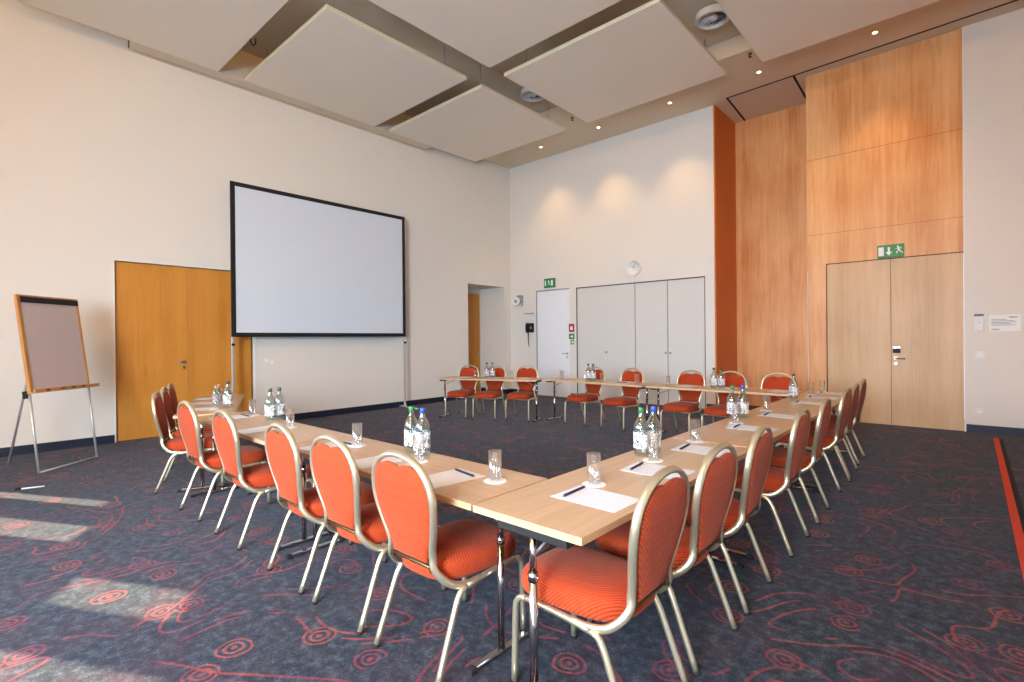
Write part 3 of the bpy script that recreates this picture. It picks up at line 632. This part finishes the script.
# angled left table
for i, (x, y) in enumerate(DCH):
    p = Vector((x, y, 0)) + DV*.085 + DU*.14; pad(p.x, p.y, R(-22.3), 'on the angled left table, %s from the bend' % ORD[i], False)
bottle(-5.79, 1.965, 'with dark cap near bend of left row, by screen leg', 'capd'); bottle(-6.27, 2.00, 'of small size with orange cap on angled left table, nearer one', 'capo')
dup(PL['bottlecapo'], (-6.40, 2.075, TH+.0003), 0, 'clear water bottle of small size with orange cap on angled left table, farther one').scale = (.74, .74, .74)
PL['bottlecapo'].scale = (.74, .74, .74)
glass(-5.95, 1.90, 'on the angled left table, nearest the bend', False); glass(-6.60, 2.14, 'on the angled left table, middle one', False); glass(-6.95, 2.36, 'on the angled left table, farthest one', False)
# right row
BY = (1.875, 2.47, 3.10, 4.08, 4.88, 6.02, 6.62, 7.20)
for i, y in enumerate(BY):
    pad(-1.205 - .006*min(i, 6), y, R(90)+R((-1, 3, 1, 0, -2, 0, 1, 0)[i]), 'on the right row, ' + ['nearest the table corner', 'second from the table corner', 'third from the table corner', 'fourth from the table corner', 'fifth from the table corner', 'sixth from the table corner', 'seventh from the table corner', 'at its far end'][i], True, (.0, .115), R(4))
glass(-1.325, 2.045, 'in right row, nearest the table corner'); glass(-1.33, 2.66, 'in right row before the near bottle pair'); glass(-1.36, 3.33, 'in right row beside the third sheet'); glass(-1.395, 4.25, 'in right row before the middle bottle pair'); glass(-1.42, 5.16, 'in right row between middle bottle pair and far bottle'); glass(-1.40, 6.88, 'in right row beyond the far bottle'); glass(-1.36, 7.28, 'at far end of right row')
bottle(-1.440, 2.735, 'with green cap in right row, near pair', 'capg'); bottle(-1.408, 2.825, 'with blue cap in right row, near pair', 'capb')
bottle(-1.495, 4.46, 'with green cap in right row, middle pair', 'capg'); bottle(-1.435, 4.535, 'with blue cap in right row, middle pair', 'capb'); bottle(-1.455, 6.31, 'with grey cap standing alone in right row', 'capd')
# far row
u1, v1 = Vector((.925, .38, 0)), Vector((-.38, .925, 0)); c1 = Vector((-6.43, 6.57, 0))
def on1(a, b): p = c1 + u1*a + v1*b; return p.x, p.y
for i, a in enumerate((-.55, 0.02, .63)): x, y = on1(a, .06); pad(x, y, R(202), 'on the far angled table, ' + ['leftmost', 'behind the bottles', 'rightmost'][i], False)
x, y = on1(-.07, -.02); bottle(x, y, 'on far angled table, left of pair', 'capd'); x, y = on1(.03, 0); bottle(x, y, 'on far angled table, right of pair', 'capd')
x, y = on1(-.28, -.05); glass(x, y, 'on the far angled table, left of its bottles', False); x, y = on1(.42, -.05); glass(x, y, 'on the far angled table, right of its bottles', False)
for x, y, wh in ((-4.78, 7.20, 'on middle far table, behind its bottles'), (-4.03, 7.14, 'on the middle far table, right half'), (-3.02, 7.12, 'on right far table, leftmost'), (-2.45, 7.12, 'on right far table, middle one'), (-1.80, 7.14, 'on right far table, nearest right row')): pad(x, y, R(180), wh, wh.startswith('on the middle') , (0, .1))
bottle(-4.68, 7.08, 'on middle far table, left of pair', 'capd'); bottle(-4.585, 7.08, 'on middle far table, right of pair', 'capd')
glass(-4.38, 7.02, 'on middle far table, right of its bottles', False); glass(-5.25, 7.12, 'on middle far table, left of its bottles', False); glass(-3.75, 7.0, 'on middle far table, at its right end', False)
bottle(-2.60, 7.02, 'on right far table, left of pair', 'capd'); bottle(-2.505, 7.04, 'on right far table, right of pair', 'capd')
glass(-2.16, 7.0, 'on right far table, right half', False); glass(-3.25, 7.0, 'on right far table, at its left end', False)

# ------------------------------------------------------------------ projection screen on legs
t = thing('projection_screen', 'large white projection screen with black border standing on legs before left wall', 'screen', (-8.80, 4.745, 0))
SY, Z0, Z1 = 1.695, 1.505, 4.015
bm = bmesh.new(); bx(bm, (-.004, -SY+.065, Z0+.065), (.002, SY-.065, Z1-.065)); obj('screen_surface', bm, 'screen', t)
bm = bmesh.new()
for lo, hi in (((-.02, -SY, Z0), (.008, -SY+.07, Z1)), ((-.02, SY-.07, Z0), (.008, SY, Z1)), ((-.02, -SY+.07, Z0), (.008, SY-.07, Z0+.07)), ((-.02, -SY+.07, Z1-.07), (.008, SY-.07, Z1))): bx(bm, lo, hi)
obj('border', bm, 'black', t, .004)
for s in (-1, 1):
    bm = bmesh.new(); y = s*(SY-.02); bx(bm, (-.035, y-.02, .05), (-.005, y+.02, 1.9)); lg = obj('leg', bm, 'alu', t, .006)
    bm = bmesh.new(); tube(bm, [(-.02, y, .40), (-.02, y, .16), (.0, y, .06), (.08, y, .022), (.42, y, .022)], .02, smooth=4); tube(bm, [(-.02, y, .05), (-.20, y, .022)], .02); obj('foot', bm, 'alu', lg)
    bm = bmesh.new(); tube(bm, [(-.005, y, 1.38), (.03, y, 1.38)], .022, seg=12); obj('clamp_knob', bm, 'rubber', lg)

# ------------------------------------------------------------------ flip chart
FA = math.atan2(.765, -.644)
t = thing('flip_chart_easel', 'oak-framed flip chart easel with blank board on thin metal legs at far left', 'flip chart', (-7.54, .67, 0), FA)
# local x runs along the board from its near edge, local +y goes back towards the wall
tilt = R(8)
bmt = Matrix.Rotation(-tilt, 4, 'X')         # leans the board plane back (towards +y)
W_, B0, B1 = .755, .895, 1.985
bm = bmesh.new(); bx(bm, (.03, -.012, B0+.03), (W_-.03, .004, B1-.02), 0, bmt); obj('board', bm, 'board', t)
bm = bmesh.new()
for lo, hi in (((0, -.018, B0), (.036, .018, B1)), ((W_-.022, -.018, B0), (W_, .018, B1)), ((.036, -.018, B1-.022), (W_-.022, .018, B1))): bx(bm, lo, hi, 0, bmt)
fr = obj('frame', bm, 'oakframe', t, .003)
bm = bmesh.new(); bx(bm, (.036, -.026, B1-.085), (W_-.006, -.012, B1-.020), 0, bmt); obj('clamp_bar', bm, 'black', t, .003)
bm = bmesh.new(); bx(bm, (-.02, -.095, B0-.012), (W_+.05, .01, B0+.004), 0, bmt); bx(bm, (-.02, -.095, B0+.004), (W_+.05, -.083, B0+.026), 0, bmt); tr = obj('pen_tray', bm, 'oakframe', t, .002)
bm = bmesh.new()
for x in (.10, .29, .42, .55): bx(bm, (x, -.0965, B0+.004), (x+.05, -.0945, B0+.018), 0, bmt)
obj('tray_slot', bm, 'black', tr)
for x in (.0, W_-.01):
    bm = bmesh.new(); tube(bm, [bmt @ Vector((x+.012, .010, B0-.015)), bmt @ Vector((x, .014, .45)), bmt @ Vector((x, .02, .012))], .0125, seg=8); obj('leg', bm, 'alu', t)
bm = bmesh.new(); tube(bm, [(0, .022, .013), (W_-.01, .022, .013)], .011, seg=8); obj('foot_bar', bm, 'alu', t)
bm = bmesh.new(); tube(bm, [(W_*.42, .30, 1.5), (W_*.36, .40, 1.1), (.30, .69, .012)], .0125, seg=8); obj('leg', bm, 'alu', t)
bm = bmesh.new(); tube(bm, [bmt @ Vector((.03, .030, 1.5)), bmt @ Vector((W_-.04, .030, 1.5))], .011, seg=8); obj('rear_bar', bm, 'alu', t)
bm = bmesh.new(); bx(bm, (-.022, .02, B0-.06), (.018, .06, B0+.02), 0, bmt); obj('leg_clamp', bm, 'rubber', t, .004)
# pointer on the carpet
t = thing('pointer_stick', 'thin pale pointer with black tip lying on carpet before the flip chart', 'pointer', (-6.86, .535, 0), math.atan2(.174, .051))
bm = bmesh.new(); tube(bm, [(-.07, 0, .0075), (.10, 0, .0075)], .0072, seg=8); obj('rod', bm, 'frame_w', t)
bm = bmesh.new(); tube(bm, [(-.115, 0, .011), (-.07, 0, .011)], .0105, seg=8); obj('tip', bm, 'rubber', t)

# ------------------------------------------------------------------ things on the walls
WB = Matrix(((1, 0, 0, 0), (0, 0, 1, 0), (0, 1, 0, 0), (0, 0, 0, 1)))
def wall_box(name, x0, x1, z0, z1, dep, mat, parent, y=WALLY, off=0, bevel=0):
    bm = bmesh.new(); bx(bm, (x0, y-off-dep, z0), (x1, y-off, z1)); o = obj(name, bm, mat, parent, bevel); return o
def flat(bm, pts, y, h=.0012, mat=0):         # outline in wall coordinates (x, z) standing h proud of plane y, facing the room
    a = [bm.verts.new((x, y, z)) for x, z in pts]; b = [bm.verts.new((x, y-h, z)) for x, z in pts]; n = len(a)
    for f in [bm.faces.new(a), bm.faces.new(b[::-1])] + [bm.faces.new((a[i], b[i], b[(i+1) % n], a[(i+1) % n])) for i in range(n)]: f.material_index = mat
def circle(cx, cz, r, n=12): return [(cx+r*math.cos(2*math.pi*k/n), cz+r*math.sin(2*math.pi*k/n)) for k in range(n)]
def limb(bm, a, b, wd, y):
    a, b = Vector((a[0], a[1])), Vector((b[0], b[1])); d = (b-a).normalized(); n = Vector((-d.y, d.x))*wd/2
    flat(bm, [tuple(a+n), tuple(a-n), tuple(b-n), tuple(b+n)], y)
def running_man(bm, x, z, s, y):              # s = height
    flat(bm, circle(x-.06*s, z+.40*s, .085*s), y); limb(bm, (x-.06*s, z+.30*s), (x+.06*s, z-.02*s), .15*s, y-.0001)
    limb(bm, (x-.04*s, z+.26*s), (x-.26*s, z+.16*s), .065*s, y-.0002); limb(bm, (x-.02*s, z+.25*s), (x+.2*s, z+.28*s), .065*s, y-.0003); limb(bm, (x+.2*s, z+.28*s), (x+.26*s, z+.14*s), .06*s, y-.0004)
    limb(bm, (x+.05*s, z), (x-.16*s, z-.14*s), .085*s, y-.0005); limb(bm, (x-.16*s, z-.14*s), (x-.16*s, z-.36*s), .075*s, y-.0006); limb(bm, (x+.06*s, z), (x+.2*s, z-.2*s), .085*s, y-.0007); limb(bm, (x+.2*s, z-.2*s), (x+.36*s, z-.36*s), .075*s, y-.0008)
def exit_sign(x0, x1, z0, z1, label, order):
    t = thing('exit_sign', label, 'exit sign', ((x0+x1)/2, WALLY, z0), 0, 'green emergency exit signs'); hw = (x1-x0)/2; h = z1-z0
    bm = bmesh.new(); bx(bm, (-hw, -.05, 0), (hw, 0, h)); obj('sign_box', bm, 'green', t, .004)
    y = -.0503
    def bit(name, fn):
        bm = bmesh.new(); fn(bm); obj(name, bm, 'white', t)
    if order == 'wide':                        # door, down arrow, running figure
        bit('door_symbol', lambda bm: flat(bm, [(-hw+.015, .03), (-hw+.085, .03), (-hw+.085, h-.03), (-hw+.015, h-.03)], y))
        cx = -.02; bit('arrow_symbol', lambda bm: flat(bm, [(cx-.015, h-.035), (cx-.015, .085), (cx-.045, .085), (cx, .03), (cx+.045, .085), (cx+.015, .085), (cx+.015, h-.035)], y))
        bit('running_figure', lambda bm: running_man(bm, .105, h*.52, h*.72, y))
    else:
        bit('door_symbol', lambda bm: flat(bm, [(-hw+.03, .05), (-hw+.07, .05), (-hw+.07, h-.05), (-hw+.03, h-.05)], y))
        bit('running_figure', lambda bm: running_man(bm, -.005, h*.5, h*.62, y))
        bit('door_symbol', lambda bm: flat(bm, [(hw-.10, .05), (hw-.04, .05), (hw-.04, h-.05), (hw-.10, h-.05)], y))
exit_sign(-1.083, -.745, 2.672, 2.872, 'green emergency exit sign with down arrow above the pale double door', 'wide')
exit_sign(-7.905, -7.58, 2.705, 2.935, 'green emergency exit sign above the white door', 'square')
# clock
t = thing('wall_clock', 'round white wall clock above the middle cupboard', 'clock', (-5.425, WALLY, 2.962))
bm = bmesh.new(); lathe(bm, [(0, 0), (.172, 0), (.178, .012), (.178, .045), (.168, .052), (.160, .046), (.158, .038), (0, .038)], 40); bmesh.ops.transform(bm, matrix=Matrix.Rotation(R(90), 4, 'X'), verts=bm.verts); obj('case', bm, 'plastic', t)
bm = bmesh.new()
for k in range(12):
    a = 2*math.pi*k/12; limb(bm, (.125*math.sin(a), .125*math.cos(a)), (.145*math.sin(a), .145*math.cos(a)), .008, -.0385)
obj('hour_marks', bm, 'greypl', t)
bm = bmesh.new(); limb(bm, (0, 0), (-.06, .05), .010, -.0388); limb(bm, (0, 0), (.05, .10), .007, -.0402); flat(bm, circle(0, 0, .012), -.0416); obj('hands', bm, 'ink', t)
# speaker / alarm beacon, wall phone with paper
t = thing('wall_speaker', 'small round white device on the back wall beside the corner', 'wall device', (-8.78, WALLY, 2.425))
bm = bmesh.new(); bx(bm, (.0, -.10, -.02), (.14, 0, .15)); bx(bm, (.10, -.05, -.14), (.15, 0, .14)); obj('bracket', bm, 'greypl', t, .01)
bm = bmesh.new(); lathe(bm, [(0, 0), (.10, 0), (.115, .02), (.115, .10), (.105, .12), (.085, .115), (.03, .10), (0, .105)], 28); bmesh.ops.transform(bm, matrix=Matrix.Translation((-.03, -.08, -.01)) @ Matrix.Rotation(R(35), 4, 'Z') @ Matrix.Rotation(R(90), 4, 'X'), verts=bm.verts); obj('housing', bm, 'plastic', t)
bm = bmesh.new(); lathe(bm, [(0, 0), (.045, 0), (.04, .012), (0, .014)], 20); bmesh.ops.transform(bm, matrix=Matrix.Translation((-.03, -.08, -.01)) @ Matrix.Rotation(R(35), 4, 'Z') @ Matrix.Rotation(R(90), 4, 'X') @ Matrix.Translation((0, 0, .103)), verts=bm.verts); obj('grille', bm, 'greypl', t)
t = thing('wall_phone', 'black wall telephone with hanging cord beside the white door', 'telephone', (-8.41, WALLY, 1.72))
bm = bmesh.new(); bx(bm, (-.10, -.045, -.12), (.14, 0, .12)); obj('base', bm, 'black', t, .015)
bm = bmesh.new(); tube(bm, [(-.05, -.06, .12), (-.052, -.085, .06), (-.052, -.085, -.06), (-.05, -.06, -.12)], .028, .024, seg=10, smooth=4); obj('handset', bm, 'rubber', t)
bm = bmesh.new(); lathe(bm, [(0, 0), (.035, 0), (.03, .006), (0, .006)], 18); bmesh.ops.transform(bm, matrix=Matrix.Translation((.06, -.045, 0)) @ Matrix.Rotation(R(90), 4, 'X'), verts=bm.verts); obj('dial', bm, 'greypl', t)
bm = bmesh.new(); tube(bm, [(-.04, -.03, -.12), (-.055, -.02, -.22), (-.045, -.02, -.36), (-.03, -.02, -.48), (-.022, -.03, -.40), (-.03, -.03, -.25), (-.02, -.03, -.12)], .007, smooth=6, seg=6); obj('cord', bm, 'rubber', t)
t = thing('wall_box', 'small white box with dark top fixed above the wall telephone', 'wall box', (-8.42, WALLY, 1.98))
bm = bmesh.new(); bx(bm, (-.13, -.04, -.11), (.13, 0, .10)); obj('case', bm, 'plastic', t, .006)
bm = bmesh.new(); bx(bm, (-.14, -.05, .10), (.14, 0, .118)); obj('lid', bm, 'ink', t)
# safety signs right of the white door
def safety(x, z, w2, h2, mat, label, kind):
    t = thing('safety_sign', label, 'sign', (x, WALLY, z), 0, 'small safety signs beside the white door')
    bm = bmesh.new(); bx(bm, (-w2, -.004, -h2), (w2, 0, h2)); obj('sign_plate', bm, mat, t)
    bm = bmesh.new()
    if kind == 'flame': flat(bm, [(-.035, -.05), (.035, -.05), (.045, -.01), (.012, .06), (0, .03), (-.02, .05), (-.045, -.005)], -.0041)
    else: limb(bm, (-.04, 0), (.03, 0), .022, -.0041); limb(bm, (.0, .035), (.04, 0), .018, -.0043); limb(bm, (.0, -.035), (.04, 0), .018, -.0045)
    obj('symbol', bm, 'white', t)
safety(-7.105, 1.69, .078, .098, 'red', 'red fire alarm sign right of the white door', 'flame')
safety(-7.105, 1.485, .078, .065, 'green', 'green safety sign just under the red one', 'arrow')
safety(-7.085, 1.345, .05, .052, 'green', 'smallest green safety sign, lowest beside the white door', 'arrow')
# right end: thermostat, notice, switch, socket
t = thing('thermostat', 'white wall thermostat with dark strip right of the pale double door', 'thermostat', (.114, WALLY, 1.61))
bm = bmesh.new(); bx(bm, (-.05, -.025, -.125), (.05, 0, .085)); obj('case', bm, 'plastic', t, .006)
bm = bmesh.new(); bx(bm, (-.052, -.027, .09), (.052, 0, .122)); obj('display', bm, 'ink', t, .003)
bm = bmesh.new(); lathe(bm, [(0, 0), (.018, 0), (.015, .006), (0, .007)], 16); bmesh.ops.transform(bm, matrix=Matrix.Translation((0, -.025, .0)) @ Matrix.Rotation(R(90), 4, 'X'), verts=bm.verts); obj('knob', bm, 'white', t)
t = thing('wall_notice', 'white paper notice in landscape format at right end of back wall', 'notice', (.384, WALLY, 1.595))
bm = bmesh.new(); bx(bm, (-.163, -.003, -.118), (.163, 0, .118)); obj('sheet', bm, 'white', t)
bm = bmesh.new()
for z, a, b in ((.085, .04, .13), (.075, .05, .12), (.05, -.14, .02), (.03, -.14, .10), (.01, -.14, .12), (-.01, -.14, .06), (-.03, -.14, .11), (-.085, -.14, -.06), (-.098, -.13, -.05)): flat(bm, [(a, z-.003), (b, z-.003), (b, z+.003), (a, z+.003)], -.0031, .0006)
obj('printed_lines', bm, 'ink', t)
def plate(name, label, cat, x, z, s, axis='back', kind='rocker', group=None):
    t = thing(name, label, cat, (x, WALLY, z) if axis == 'back' else (WALLX, x, z), 0 if axis == 'back' else R(90), group)
    bm = bmesh.new(); bx(bm, (-s, -.011, -s), (s, 0, s)); obj('cover_plate', bm, 'plastic', t, .004)
    if kind == 'rocker': bm = bmesh.new(); bx(bm, (-s*.62, -.015, -s*.62), (s*.62, -.0112, s*.62)); obj('rocker', bm, 'white', t, .002)
    else:
        bm = bmesh.new(); lathe(bm, [(s*.55, 0), (s*.62, .003), (s*.5, .0035), (s*.5, .0008), (0, .0008)], 20); bmesh.ops.transform(bm, matrix=Matrix.Translation((0, -.0112, 0)) @ Matrix.Rotation(R(90), 4, 'X'), verts=bm.verts); obj('socket_well', bm, 'white', t)
plate('light_switch', 'white light switch under the thermostat', 'switch', .122, 1.135, .05)
plate('wall_socket', 'white wall socket low on the wall right of the double door', 'socket', .11, .318, .048, kind='socket')
plate('light_switch', 'white switch below the screen beside amber door, left of two', 'switch', 3.70, 1.10, .042, 'left'); plate('light_switch', 'white switch below the screen beside amber door, right of two', 'switch', 3.80, 1.06, .042, 'left')
